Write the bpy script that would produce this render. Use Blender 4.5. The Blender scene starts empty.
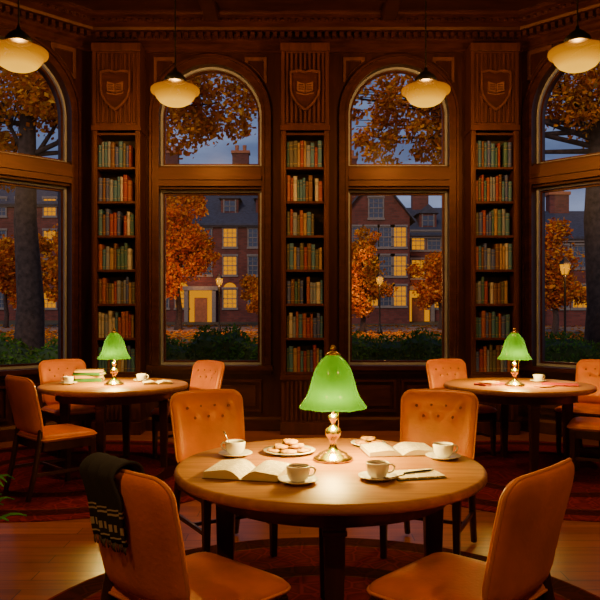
import bpy, math, random
from mathutils import Vector, Matrix
random.seed(7)
S=bpy.context.scene
COL=S.collection
pi=math.pi
# ------------------------------------------------------------ materials
def nm(name):
    m=bpy.data.materials.new(name); m.use_nodes=True
    nt=m.node_tree; nt.nodes.clear()
    out=nt.nodes.new('ShaderNodeOutputMaterial')
    return m,nt,out
def N(nt,t,**k):
    n=nt.nodes.new(t)
    for a,b in k.items():
        if a in n.inputs.keys(): n.inputs[a].default_value=b
        else: setattr(n,a,b)
    return n
def c4(c): return (c[0],c[1],c[2],1)
def ramp(nt,stops):
    r=nt.nodes.new('ShaderNodeValToRGB'); e=r.color_ramp.elements
    e[0].position=stops[0][0]; e[0].color=c4(stops[0][1])
    e[1].position=stops[-1][0]; e[1].color=c4(stops[-1][1])
    for p,c in stops[1:-1]:
        x=e.new(p); x.color=c4(c)
    return r
def mul(c,f): return tuple(min(1,x*f) for x in c)
def coords(nt,kind,scale):
    tc=N(nt,'ShaderNodeTexCoord'); mp=N(nt,'ShaderNodeMapping')
    mp.inputs['Scale'].default_value=scale
    nt.links.new(tc.outputs[kind],mp.inputs['Vector'])
    return mp
def mat(name,col,rough=.5,metal=0,var=.2,scale=8,bump=0,coat=0,bscale=60,spec=.5,tint=None):
    m,nt,out=nm(name); L=nt.links.new
    mp=coords(nt,'Object',(1,1,1))
    n=N(nt,'ShaderNodeTexNoise',Scale=scale,Detail=3.0); L(mp.outputs[0],n.inputs['Vector'])
    r=ramp(nt,[(.3,mul(col,1-var)),(.7,mul(col,1+var))]); L(n.outputs['Fac'],r.inputs[0])
    p=N(nt,'ShaderNodeBsdfPrincipled',Roughness=rough,Metallic=metal)
    p.inputs['Coat Weight'].default_value=coat; p.inputs['Specular IOR Level'].default_value=spec
    if tint: p.inputs['Specular Tint'].default_value=c4(tint); p.inputs['Coat Tint'].default_value=c4(tint)
    L(r.outputs[0],p.inputs['Base Color'])
    if bump:
        n2=N(nt,'ShaderNodeTexNoise',Scale=bscale,Detail=4.0); L(mp.outputs[0],n2.inputs['Vector'])
        b=N(nt,'ShaderNodeBump',Strength=bump,Distance=.01); L(n2.outputs['Fac'],b.inputs['Height']); L(b.outputs[0],p.inputs['Normal'])
    L(p.outputs[0],out.inputs[0]); return m
def wood(name,c1,c2,scale=(1,1,1),rough=.35,coat=.2,ns=6,spec=.5,tint=(1,.55,.35)):
    m,nt,out=nm(name); L=nt.links.new
    mp=coords(nt,'Object',scale)
    n=N(nt,'ShaderNodeTexNoise',Scale=ns,Detail=6.0,Distortion=.6); L(mp.outputs[0],n.inputs['Vector'])
    r=ramp(nt,[(.3,c1),(.52,tuple((a+b)/2 for a,b in zip(c1,c2))),(.7,c2)]); L(n.outputs['Fac'],r.inputs[0])
    p=N(nt,'ShaderNodeBsdfPrincipled',Roughness=rough); p.inputs['Coat Weight'].default_value=coat
    p.inputs['Specular IOR Level'].default_value=spec
    p.inputs['Specular Tint'].default_value=c4(tint)
    L(r.outputs[0],p.inputs['Base Color'])
    b=N(nt,'ShaderNodeBump',Strength=.12,Distance=.01); L(n.outputs['Fac'],b.inputs['Height']); L(b.outputs[0],p.inputs['Normal'])
    L(p.outputs[0],out.inputs[0]); return m
M={}
M['mahog']=wood('mahogany_panelling',(.015,.0032,.0016),(.038,.0085,.0040),(3,3,.35),.42,.0,spec=.25)
M['mahogh']=wood('mahogany_moulding',(.022,.0048,.0024),(.056,.0135,.0056),(.6,3,3),.38,.0,spec=.32)
M['table']=wood('oak_table_top',(.27,.105,.004),(.44,.19,.010),(.5,5,1),.45,.0,spec=.22,tint=(1,.6,.2))
M['tabledk']=wood('dark_table_wood',(.03,.008,.004),(.07,.02,.008),(3,3,.4),.35,.1)
M['leather']=mat('tan_leather',(.62,.165,.008),.38,var=.28,scale=4,bump=.18,bscale=60,coat=.0,spec=.5,tint=(1,.62,.25))
M['piping']=mat('leather_piping',(.72,.24,.02),.4,var=.1,tint=(1,.6,.25))
M['button']=mat('leather_button',(.26,.065,.006),.4,var=.1,tint=(1,.6,.25))
M['chairwood']=wood('dark_chair_wood',(.022,.008,.004),(.05,.018,.008),(3,3,.4),.35,.1)
M['brass']=mat('polished_brass',(.80,.52,.05),.27,1,var=.1)
M['blackm']=mat('black_metal',(.02,.018,.016),.4,.6,var=.1)
M['china']=mat('white_china',(.84,.82,.80),.2,var=.02,coat=.3)
M['coffee']=mat('coffee',(.05,.02,.008),.1,var=.1)
M['cookie']=mat('baked_cookie',(.40,.20,.012),.9,var=.65,scale=60,bump=.5,spec=.05)
M['greyframe']=mat('sash_outside_light_grey',(.24,.245,.30),.5,var=.1)  # outside light along the sash edge, put into its pale grey colour
def pages():
    m,nt,out=nm('printed_pages'); L=nt.links.new
    mp=coords(nt,'Object',(1,1,1))
    sx=N(nt,'ShaderNodeSeparateXYZ'); L(mp.outputs[0],sx.inputs[0])
    w=N(nt,'ShaderNodeMath',operation='MULTIPLY'); w.inputs[1].default_value=75; L(sx.outputs['Y'],w.inputs[0])
    f=N(nt,'ShaderNodeMath',operation='FRACT'); L(w.outputs[0],f.inputs[0])
    g=N(nt,'ShaderNodeMath',operation='GREATER_THAN'); g.inputs[1].default_value=.6; L(f.outputs[0],g.inputs[0])
    ns=N(nt,'ShaderNodeTexNoise',Scale=60); L(mp.outputs[0],ns.inputs['Vector'])
    g2=N(nt,'ShaderNodeMath',operation='GREATER_THAN'); g2.inputs[1].default_value=.45; L(ns.outputs['Fac'],g2.inputs[0])
    mm=N(nt,'ShaderNodeMath',operation='MULTIPLY'); L(g.outputs[0],mm.inputs[0]); L(g2.outputs[0],mm.inputs[1])
    r=ramp(nt,[(0,(.80,.72,.56)),(1,(.34,.29,.22))]); L(mm.outputs[0],r.inputs[0])
    p=N(nt,'ShaderNodeBsdfPrincipled',Roughness=.7); L(r.outputs[0],p.inputs['Base Color']); L(p.outputs[0],out.inputs[0]); return m
M['pages']=pages()
M['paper']=mat('paper',(.60,.50,.34),.7,var=.05)
def glass():
    m,nt,out=nm('window_glass'); L=nt.links.new
    t=N(nt,'ShaderNodeBsdfTransparent'); g=N(nt,'ShaderNodeBsdfGlossy',Roughness=.25)
    x=N(nt,'ShaderNodeMixShader'); x.inputs[0].default_value=.004
    L(t.outputs[0],x.inputs[1]); L(g.outputs[0],x.inputs[2]); L(x.outputs[0],out.inputs[0]); return m
M['glass']=glass()
def emit(name,col,s,tr=0.0,zg=None):
    m,nt,out=nm(name); L=nt.links.new
    e=N(nt,'ShaderNodeEmission'); e.inputs['Color'].default_value=c4(col); e.inputs['Strength'].default_value=s
    if zg:
        mp=coords(nt,'Object',(1,1,1)); sx=N(nt,'ShaderNodeSeparateXYZ'); L(mp.outputs[0],sx.inputs[0])
        r=ramp(nt,[((z+.5),c) for z,c in zg]); a=N(nt,'ShaderNodeMath',operation='ADD'); a.inputs[1].default_value=.5
        L(sx.outputs['Z'],a.inputs[0]); L(a.outputs[0],r.inputs[0]); L(r.outputs[0],e.inputs['Color'])
    if tr:
        t=N(nt,'ShaderNodeBsdfTransparent'); x=N(nt,'ShaderNodeMixShader'); x.inputs[0].default_value=tr
        L(e.outputs[0],x.inputs[1]); L(t.outputs[0],x.inputs[2]); L(x.outputs[0],out.inputs[0])
    else: L(e.outputs[0],out.inputs[0])
    return m
M['opal']=emit('opal_glass',(1,.62,.22),2.0,.3,[(-.15,(.95,.46,.02)),(-.12,(1,.48,.02)),(-.085,(.70,.29,.004)),(-.03,(.38,.13,.0)),(.0,(.30,.09,.0)),(.03,(.17,.045,.0)),(.08,(.06,.014,.0))])
def greenshade():
    m,nt,out=nm('green_glass'); L=nt.links.new
    t=N(nt,'ShaderNodeBsdfTranslucent'); t.inputs['Color'].default_value=(.008,.030,.0008,1)
    g=N(nt,'ShaderNodeBsdfPrincipled',Roughness=.14); g.inputs['Base Color'].default_value=(.001,.075,.012,1)
    g.inputs['Emission Color'].default_value=(.001,.17,.018,1); g.inputs['Emission Strength'].default_value=.08
    x=N(nt,'ShaderNodeMixShader'); x.inputs[0].default_value=.6
    L(t.outputs[0],x.inputs[1]); L(g.outputs[0],x.inputs[2]); L(x.outputs[0],out.inputs[0]); return m
M['green']=greenshade()
def floormat():
    m,nt,out=nm('oak_floorboards'); L=nt.links.new
    mp=coords(nt,'Object',(1,1,1))
    br=N(nt,'ShaderNodeTexBrick',Scale=1.0); br.inputs['Brick Width'].default_value=1.4; br.inputs['Row Height'].default_value=.13
    br.inputs['Mortar Size'].default_value=.003; br.inputs['Color1'].default_value=(.26,.068,.008,1); br.inputs['Color2'].default_value=(.38,.11,.014,1); br.inputs['Mortar'].default_value=(.03,.01,.004,1)
    L(mp.outputs[0],br.inputs['Vector'])
    mp2=coords(nt,'Object',(.6,9,1)); n=N(nt,'ShaderNodeTexNoise',Scale=3,Detail=6.0); L(mp2.outputs[0],n.inputs['Vector'])
    r=ramp(nt,[(.3,(.55,.55,.55)),(.7,(1,1,1))]); L(n.outputs['Fac'],r.inputs[0])
    mx=N(nt,'ShaderNodeMixRGB',blend_type='MULTIPLY'); mx.inputs[0].default_value=1; L(br.outputs['Color'],mx.inputs[1]); L(r.outputs[0],mx.inputs[2])
    p=N(nt,'ShaderNodeBsdfPrincipled',Roughness=.3); p.inputs['Specular Tint'].default_value=(1,.7,.45,1); L(mx.outputs[0],p.inputs['Base Color']); L(p.outputs[0],out.inputs[0]); return m
M['floor']=floormat()
def rugmat():
    m,nt,out=nm('red_patterned_rug'); L=nt.links.new
    mp=coords(nt,'Object',(1,1,0))
    ln=N(nt,'ShaderNodeVectorMath',operation='LENGTH'); L(mp.outputs[0],ln.inputs[0])
    a=N(nt,'ShaderNodeMath',operation='DIVIDE'); a.inputs[1].default_value=1.6; L(ln.outputs['Value'],a.inputs[0])
    R=(.16,.009,.006);D=(.05,.005,.004);G=(.14,.04,.012)
    r=ramp(nt,[(0,R),(.45,R),(.465,G),(.475,D),(.55,D),(.56,R),(.76,R),(.77,G),(.78,D),(.86,D),(.87,R),(1,R)]); r.color_ramp.interpolation='CONSTANT'
    L(a.outputs[0],r.inputs[0])
    v=N(nt,'ShaderNodeTexVoronoi',Scale=9); v.feature='DISTANCE_TO_EDGE'; L(mp.outputs[0],v.inputs['Vector'])
    r2=ramp(nt,[(.03,(1.0,.8,.6)),(.08,(.35,.3,.3)),(.3,(.9,.9,.9))]); L(v.outputs['Distance'],r2.inputs[0])
    mx=N(nt,'ShaderNodeMixRGB',blend_type='MULTIPLY'); mx.inputs[0].default_value=.8; L(r.outputs[0],mx.inputs[1]); L(r2.outputs[0],mx.inputs[2])
    p=N(nt,'ShaderNodeBsdfPrincipled',Roughness=1.0); p.inputs['Specular IOR Level'].default_value=.05; L(mx.outputs[0],p.inputs['Base Color']); L(p.outputs[0],out.inputs[0]); return m
M['rug']=rugmat()
def brick():
    m,nt,out=nm('red_brickwork'); L=nt.links.new
    tc=N(nt,'ShaderNodeTexCoord'); sx=N(nt,'ShaderNodeSeparateXYZ'); L(tc.outputs['Object'],sx.inputs[0])
    ad=N(nt,'ShaderNodeMath',operation='ADD'); L(sx.outputs['X'],ad.inputs[0]); L(sx.outputs['Y'],ad.inputs[1])
    cb=N(nt,'ShaderNodeCombineXYZ'); L(ad.outputs[0],cb.inputs['X']); L(sx.outputs['Z'],cb.inputs['Y'])
    br=N(nt,'ShaderNodeTexBrick',Scale=1.0); br.inputs['Brick Width'].default_value=.3; br.inputs['Row Height'].default_value=.11
    br.inputs['Mortar Size'].default_value=.012; br.inputs['Color1'].default_value=(.13,.031,.024,1); br.inputs['Color2'].default_value=(.22,.053,.040,1); br.inputs['Mortar'].default_value=(.12,.06,.055,1)
    L(cb.outputs[0],br.inputs['Vector'])
    n=N(nt,'ShaderNodeTexNoise',Scale=1.2); L(tc.outputs['Object'],n.inputs['Vector'])
    r=ramp(nt,[(.3,(.6,.6,.65)),(.7,(1,1,1))]); L(n.outputs['Fac'],r.inputs[0])
    mx=N(nt,'ShaderNodeMixRGB',blend_type='MULTIPLY'); mx.inputs[0].default_value=1; L(br.outputs['Color'],mx.inputs[1]); L(r.outputs[0],mx.inputs[2])
    p=N(nt,'ShaderNodeBsdfPrincipled',Roughness=.9); L(mx.outputs[0],p.inputs['Base Color']); L(p.outputs[0],out.inputs[0]); return m
M['brick']=brick()
M['slate']=mat('slate_roof',(.04,.048,.08),.8,var=.3,scale=6)
M['stone']=mat('pale_stone',(.20,.175,.16),.8,var=.15)
M['litwin']=emit('lit_window_glow',(1,.36,.0),.72)
M['darkwin']=mat('dark_window_pane',(.06,.08,.13),.15,var=.2)
M['bark']=mat('tree_bark',(.045,.03,.027),.95,var=.5,scale=12,bump=.8,bscale=14)
M['hedge']=mat('hedge_green',(.03,.07,.02),.9,var=.4,scale=6)
M['grass']=mat('autumn_lawn',(.08,.065,.028),.95,var=.5,scale=3)
M['path']=mat('paved_path',(.30,.19,.12),.8,var=.3,scale=2)
def leafmat(name,cols,sc=0.0):
    m,nt,out=nm(name); L=nt.links.new
    g=N(nt,'ShaderNodeNewGeometry'); k=len(cols)
    r=ramp(nt,[(i/(k-1),c) for i,c in enumerate(cols)]); L(g.outputs['Random Per Island'],r.inputs[0])
    tc=N(nt,'ShaderNodeTexCoord'); n=N(nt,'ShaderNodeTexNoise',Scale=1.1,Detail=2.0); L(tc.outputs['Object'],n.inputs['Vector'])
    r2=ramp(nt,[(.36,(.75,.55,.45)),(.5,(1,.95,.9)),(.64,(1.0,1.0,1.0))]); L(n.outputs['Fac'],r2.inputs[0])
    mx=N(nt,'ShaderNodeMixRGB',blend_type='MULTIPLY'); mx.inputs[0].default_value=1; L(r.outputs[0],mx.inputs[1]); L(r2.outputs[0],mx.inputs[2])
    d=N(nt,'ShaderNodeBsdfDiffuse'); t=N(nt,'ShaderNodeBsdfTranslucent'); x=N(nt,'ShaderNodeMixShader'); x.inputs[0].default_value=.4
    L(mx.outputs[0],d.inputs[0]); L(mx.outputs[0],t.inputs[0]); L(d.outputs[0],x.inputs[1]); L(t.outputs[0],x.inputs[2]); L(x.outputs[0],out.inputs[0]); return m
M['leafo']=leafmat('autumn_leaves',[(.40,.14,.015),(.80,.32,.03),(.85,.50,.07),(.34,.09,.015),(.80,.24,.02),(.40,.24,.05)])
M['leafr']=leafmat('red_autumn_leaves',[(.48,.09,.014),(.85,.30,.03),(.85,.46,.06),(.34,.06,.012),(.80,.19,.02)])
M['leafg']=leafmat('hedge_leaves',[(.06,.19,.03),(.11,.28,.04),(.04,.11,.02),(.17,.26,.05)])
M['leafp']=leafmat('plant_leaves',[(.05,.2,.03),(.08,.3,.05)])
M['terra']=mat('terracotta',(.35,.12,.05),.8)
M['soil']=mat('soil',(.03,.02,.012),.95)
M['ceil']=wood('dark_ceiling_wood',(.018,.0040,.002),(.044,.011,.005),(.5,3,3),.4,.0,spec=.3)
# ------------------------------------------------------------ mesh tools
class MB:
    def __init__(s): s.v=[];s.f=[];s.m=[];s.sm=[]
    def add(s,v,f,mi=0,sm=False,T=None):
        o=len(s.v)
        if T is not None: v=[tuple(T@Vector(p)) for p in v]
        s.v+= [tuple(p) for p in v]; s.f+=[tuple(i+o for i in q) for q in f]; s.m+=[mi]*len(f); s.sm+=[sm]*len(f); return s
    def box(s,x0,x1,y0,y1,z0,z1,mi=0,T=None):
        v=[(x0,y0,z0),(x1,y0,z0),(x1,y1,z0),(x0,y1,z0),(x0,y0,z1),(x1,y0,z1),(x1,y1,z1),(x0,y1,z1)]
        return s.add(v,[(0,3,2,1),(4,5,6,7),(0,1,5,4),(1,2,6,5),(2,3,7,6),(3,0,4,7)],mi,False,T)
    def taper(s,cx,cy,z0,z1,a0,a1,mi=0,dx=0,dy=0):
        v=[(cx+dx+x*a0,cy+dy+y*a0,z0) for x,y in((-1,-1),(1,-1),(1,1),(-1,1))]+[(cx+x*a1,cy+y*a1,z1) for x,y in((-1,-1),(1,-1),(1,1),(-1,1))]
        return s.add(v,[(0,3,2,1),(4,5,6,7),(0,1,5,4),(1,2,6,5),(2,3,7,6),(3,0,4,7)],mi)
    def lathe(s,prof,n=32,mi=0,T=None,sm=True,wob=None,rib=None):
        v=[];f=[];k=len(prof)
        for i in range(n):
            a=2*pi*i/n
            for r,z in prof:
                zz=z+(wob(a,r,z) if wob else 0); rr=r+(rib(a,r,z) if rib else 0); v.append((rr*math.cos(a),rr*math.sin(a),zz))
        for i in range(n):
            j=(i+1)%n
            for q in range(k-1): f.append((i*k+q,j*k+q,j*k+q+1,i*k+q+1))
        return s.add(v,f,mi,sm,T)
    def tube(s,pts,rad,n=8,mi=0,closed=False,T=None,caps=True):
        pts=[Vector(p) for p in pts]; k=len(pts)
        if not isinstance(rad,(list,tuple)): rad=[rad]*k
        v=[];f=[];up=None
        for i,p in enumerate(pts):
            if closed: t=pts[(i+1)%k]-pts[i-1]
            else: t=pts[min(i+1,k-1)]-pts[max(i-1,0)]
            t.normalize()
            if up is None:
                up=Vector((0,0,1)) if abs(t.z)<.9 else Vector((1,0,0))
            a=t.cross(up); 
            if a.length<1e-5: a=t.cross(Vector((1,.3,.2)))
            a.normalize(); b=a.cross(t).normalized(); up=b
            for q in range(n):
                w=2*pi*q/n; v.append(p+(a*math.cos(w)+b*math.sin(w))*rad[i])
        for i in range(k if closed else k-1):
            j=(i+1)%k
            for q in range(n): f.append((i*n+q,i*n+(q+1)%n,j*n+(q+1)%n,j*n+q))
        if caps and not closed:
            f.append(tuple(range(n-1,-1,-1))); f.append(tuple((k-1)*n+q for q in range(n)))
        return s.add(v,f,mi,True,T)
    def obj(s,name,mats,parent=None,bevel=0,loc=None,rot=None,fixn=True):
        me=bpy.data.meshes.new(name); me.from_pydata(s.v,[],s.f)
        for m in mats: me.materials.append(m)
        me.polygons.foreach_set('material_index',s.m); me.polygons.foreach_set('use_smooth',s.sm); me.update()
        o=bpy.data.objects.new(name,me); COL.objects.link(o)
        if parent: o.parent=parent
        if loc: o.location=loc
        if rot: o.rotation_euler=rot
        if bevel:
            b=o.modifiers.new('bevel','BEVEL'); b.width=bevel; b.segments=2; b.limit_method='ANGLE'
        return o
def tag(o,label,cat,group=None):
    o['label']=label; o['category']=cat
    if group: o['group']=group
    return o
def root(name,label,cat,loc=(0,0,0),rz=0,group=None):
    e=bpy.data.objects.new(name,None); e.empty_display_size=.1; COL.objects.link(e); e.location=loc; e.rotation_euler=(0,0,rz)
    return tag(e,label,cat,group)
def struct(o): o['kind']='structure'; return o
def clone(o,parent=None):
    c=o.copy(); COL.objects.link(c)
    if parent: c.parent=parent
    for ch in list(o.children):
        d=clone(ch,c); d.matrix_parent_inverse=ch.matrix_parent_inverse.copy()
    return c
def pillow(outl,front,back,warp,rings=(1,.985,.955,.9,.82,.72,.62,.52,.42,.32,.22,.12,.05),p=4,dim=None):
    n=len(outl); v=[];f=[]
    ca=sum(a for a,b in outl)/n; cb=sum(b for a,b in outl)/n
    def side(th,flip,base,rr):
        for s_ in rr:
            h=th*(max(0,1-s_**p))**.5
            for a,b in outl:
                x=ca+(a-ca)*s_; y=cb+(b-cb)*s_
                hh=h+(dim(x,y) if (dim and not flip) else 0)
                v.append(warp(x,y,-hh if flip else hh))
    side(front,False,0,rings); k=len(rings)
    cf=len(v); v.append(warp(ca,cb,front+(dim(ca,cb) if dim else 0)))
    o2=len(v); side(back,True,0,rings[1:]); cbk=len(v); v.append(warp(ca,cb,-back))
    for i in range(k-1):
        for q in range(n): f.append((i*n+q,i*n+(q+1)%n,(i+1)*n+(q+1)%n,(i+1)*n+q))
    for q in range(n): f.append(((k-1)*n+q,(k-1)*n+(q+1)%n,cf))
    for q in range(n): f.append((q,o2+q,o2+(q+1)%n,(q+1)%n))
    for i in range(k-2):
        for q in range(n): f.append((o2+i*n+q,o2+(i+1)*n+q,o2+(i+1)*n+(q+1)%n,o2+i*n+(q+1)%n))
    for q in range(n): f.append((o2+(k-2)*n+q,cbk,o2+(k-2)*n+(q+1)%n))
    return v,f
def roundrect(a,b,rad,cy=0,seg=7,sub=6):
    P=[]
    for cx_,cy_,a0 in ((a-rad,b-rad,0),(-a+rad,b-rad,pi/2),(-a+rad,-b+rad,pi),(a-rad,-b+rad,1.5*pi)):
        for i in range(seg+1):
            t=a0+pi/2*i/seg; P.append((cx_+rad*math.cos(t),cy+cy_+rad*math.sin(t)))
    R=[]
    for i,p in enumerate(P):
        qn=P[(i+1)%len(P)]; R.append(p)
        if math.hypot(p[0]-qn[0],p[1]-qn[1])>.08:
            for j in range(1,sub): R.append((p[0]+(qn[0]-p[0])*j/sub,p[1]+(qn[1]-p[1])*j/sub))
    return R
# ------------------------------------------------------------ room
H=4.8; FY=-1.6
CL=(-2.45,8.5); CR=(2.6,8.5); AL=2.2; q=AL*math.sqrt(.5)
LL=(CL[0]-q,CL[1]-q); RR=(CR[0]+q,CR[1]-q)
poly=[(LL[0],FY),LL,CL,CR,RR,(RR[0],FY)]
ZS,ZT1,ZT2=.763,2.83,3.10
def wall(name,L,ops,loc,rz,th=.3):
    b=MB(); x=0
    for x0,x1,zt in ops:
        b.box(x,x0,0,th,0,H); b.box(x0,x1,0,th,0,ZS); b.box(x0,x1,0,th,ZT1,ZT2)
        r=(x1-x0)/2; c=(x0+x1)/2; zs=zt-r; n=28
        P=[(c-r*math.cos(pi*i/n),zs+r*math.sin(pi*i/n)) for i in range(n+1)]
        for i in range(n):
            (a,za),(d,zd)=P[i],P[i+1]
            v=[(a,0,za),(d,0,zd),(d,0,H),(a,0,H),(a,th,za),(d,th,zd),(d,th,H),(a,th,H)]
            b.add(v,[(0,1,2,3),(7,6,5,4),(0,4,5,1),(3,2,6,7)])
        x=x1
    b.box(x,L,0,th,0,H)
    o=b.obj(name,[M['mahog']],loc=loc,rot=(0,0,rz)); return struct(o)
W1=(.80,2.00,4.29); W2=(3.016,4.195,4.29)
backo=(CL[0],CL[1],0); lefto=(LL[0],LL[1],0); righto=(CR[0],CR[1],0)
WLw=(.54,1.94,4.34); WRw=(.14,1.50,4.34)
wall('wall_back',CR[0]-CL[0],[W1,W2],backo,0)
wall('wall_back_left',AL,[WLw],lefto,pi/4)
wall('wall_back_right',AL,[WRw],righto,-pi/4)
def plainwall(name,a,b_):
    m=MB(); d=(Vector(b_)-Vector(a)); L=d.length; ang=math.atan2(d.y,d.x)
    m.box(0,L,0,.3,0,H); return struct(m.obj(name,[M['mahog']],loc=(a[0],a[1],0),rot=(0,0,ang)))
plainwall('wall_left',(LL[0],FY),LL); plainwall('wall_right',RR,(RR[0],FY)); plainwall('wall_front',(RR[0],FY),(LL[0],FY))
n=len(poly)
big=[(LL[0]-.3,FY-.3),(LL[0]-.3,LL[1]+.1),(CL[0]-.1,CL[1]+.3),(CR[0]+.1,CR[1]+.3),(RR[0]+.3,RR[1]+.1),(RR[0]+.3,FY-.3)]
def slab(z0,z1,name,m):
    b=MB(); v=[(x,y,z0) for x,y in big]+[(x,y,z1) for x,y in big]
    f=[tuple(range(n)),tuple(range(2*n-1,n-1,-1))]+[(i,(i+1)%n,n+(i+1)%n,n+i) for i in range(n)]
    return struct(b.add(v,f).obj(name,[m]))
slab(-.1,0,'floor',M['floor']); slab(H,H+.1,'ceiling',M['ceil'])
def offs(d):
    r=[]
    k=len(poly)
    for i in range(k):
        p0=Vector(poly[i-1]);p1=Vector(poly[i]);p2=Vector(poly[(i+1)%k])
        a=(p1-p0).normalized(); c=(p2-p1).normalized()
        na=Vector((a.y,-a.x)); nc=Vector((c.y,-c.x)); b=(na+nc).normalized(); l=d/max(.2,b.dot(na))
        r.append(p1+b*l)
    return r
def sweep(prof,name,m,extra=None):
    b=MB(); k=len(poly); rings=[(offs(d),z) for d,z in prof]
    v=[(P[i].x,P[i].y,z) for P,z in rings for i in range(k)]
    f=[(r*k+i,r*k+(i+1)%k,(r+1)*k+(i+1)%k,(r+1)*k+i) for r in range(len(prof)-1) for i in range(k)]
    b.add(v,f)
    if extra: extra(b)
    return struct(b.obj(name,[m]))
def dent(b):
    for loc,L,ang in ((backo,CR[0]-CL[0],0),(lefto,AL,pi/4),(righto,AL,-pi/4)):
        T=Matrix.Translation(loc)@Matrix.Rotation(ang,4,'Z'); x=.1
        while x<L-.1:
            b.box(x,x+.045,-.17,-.09,4.555,4.61,0,T)
            b.add([(x+.0,-.245,4.70),(x+.04,-.245,4.70),(x+.04,-.245,4.735),(x,-.245,4.735),(x+.02,-.27,4.717)],[(0,1,4),(1,2,4),(2,3,4),(3,0,4)],0,False,T)
            x+=.085
sweep([(-.01,4.42),(.035,4.42),(.035,4.45),(.06,4.47),(.06,4.51),(.09,4.53),(.09,4.62),(.17,4.63),(.18,4.66),(.24,4.69),(.24,4.745),(.29,4.76),(.31,4.78),(.31,4.81)],'trim_1',M['mahogh'],dent)
sweep([(-.01,0),(.04,0),(.04,.13),(.025,.16),(-.01,.17)],'baseboard_back',M['mahogh'])
b=MB()
for y in (0.2,2.2,4.2,6.2,7.7): b.box(LL[0]+.3,RR[0]-.3,y-.09,y+.09,4.66,4.8) if y<7 else b.box(-2.9,3.05,y-.06,y+.06,4.7,4.8)
for x in (-3,-1,1,3): b.box(x-.08,x+.08,FY+.3,7.6 if abs(x)>2 else 8.2,4.68,4.8)
struct(b.obj('trim_2',[M['ceil']],bevel=.015))
def path_open(x0,x1,zt,o,z0,n=28):
    r=(x1-x0)/2; c=(x0+x1)/2; zs=zt-r
    return [(x0-o,z0-o)]+[(c-(r+o)*math.cos(pi*i/n),zs+(r+o)*math.sin(pi*i/n)) for i in range(n+1)]+[(x1+o,z0-o)]
def band(b,P,Q,y0,y1,mi=0,closed=False,T=None):
    k=len(P); v=[(x,y0,z) for x,z in P]+[(x,y0,z) for x,z in Q]+[(x,y1,z) for x,z in P]+[(x,y1,z) for x,z in Q]; f=[]
    for i in range(k if closed else k-1):
        j=(i+1)%k
        f+=[(i,j,k+j,k+i),(2*k+i,3*k+i,3*k+j,2*k+j),(i,2*k+i,2*k+j,j),(k+i,k+j,3*k+j,3*k+i)]
    b.add(v,f,mi,False,T)
def rectp(x0,x1,z0,z1): return [(x0,z0),(x0,z1),(x1,z1),(x1,z0)]
M['spand']=wood('carved_spandrel',(.06,.019,.008),(.115,.038,.014),(2,2,2),.4,.0)
def window(i,op,loc,rz):
    x0,x1,zt=op; b=MB(); y=.14
    e=.026; s=.05
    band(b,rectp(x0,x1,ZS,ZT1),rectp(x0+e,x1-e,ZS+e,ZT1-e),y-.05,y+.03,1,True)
    band(b,rectp(x0+e,x1-e,ZS+e,ZT1-e),rectp(x0+s,x1-s,ZS+s,ZT1-s),y-.01,y+.03,0,True)
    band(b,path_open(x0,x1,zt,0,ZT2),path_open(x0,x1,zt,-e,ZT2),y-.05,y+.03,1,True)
    band(b,path_open(x0,x1,zt,-e,ZT2),path_open(x0,x1,zt,-s,ZT2),y-.01,y+.03,0,True)
    g=.04
    b.add([(x0+g,y+.01,ZS+g),(x1-g,y+.01,ZS+g),(x1-g,y+.01,ZT1-g),(x0+g,y+.01,ZT1-g)],[(0,1,2,3)],2)
    P=path_open(x0,x1,zt,-g,ZT2); b.add([(x,y+.01,z) for x,z in P],[tuple(range(len(P)))],2)
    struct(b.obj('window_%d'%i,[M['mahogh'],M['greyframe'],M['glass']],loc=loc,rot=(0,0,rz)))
    b=MB()
    for o0,o1,d in ((0.0,.035,.035),(.035,.085,.02),(.085,.11,.05)):
        band(b,path_open(x0,x1,zt,o1,ZS),path_open(x0,x1,zt,o0,ZS),-d,0)
    b.box(x0-.13,x1+.13,-.10,.0,ZS-.05,ZS)
    b.box(x0-.11,x1+.11,-.03,.0,ZS-.10,ZS-.05)
    b.box(x0,x1,-.04,.0,ZT1+.03,ZT2-.03); b.box(x0,x1,-.06,0,ZT1+.10,ZT1+.15)
    w=(x1-x0)/2
    for a,c in ((x0,x0+w-.03),(x0+w+.03,x1)):
        band(b,rectp(a,c,.22,.60),rectp(a+.03,c-.03,.25,.57),-.03,0,0,True); b.box(a+.07,c-.07,-.02,0,.29,.53)
    r=(x1-x0)/2; cx=(x0+x1)/2; zs=zt-r
    for sg in (-1,1):
        P=[];
        for k in range(9):
            t=pi/2*(.34+.30*k/8); P.append((cx+sg*(r+.15)*math.cos(t),zs+(r+.15)*math.sin(t)))
        P=[(cx+sg*(r+.06),zt+.08)]+[(cx+sg*(r+.06),P[0][1])]+P+[(P[-1][0],zt+.08)]
        mx=sum(p[0] for p in P)/len(P); mz=sum(p[1] for p in P)/len(P)
        Q=[(mx+(p[0]-mx)*.72,mz+(p[1]-mz)*.72) for p in P]
        band(b,P,Q,-.02,0,1,True)
    struct(b.obj('trim_%d'%(i+2),[M['mahogh'],M['spand']],loc=loc,rot=(0,0,rz)))
window(1,WLw,lefto,pi/4); window(2,W1,backo,0); window(3,W2,backo,0); window(4,WRw,righto,-pi/4)
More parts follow.
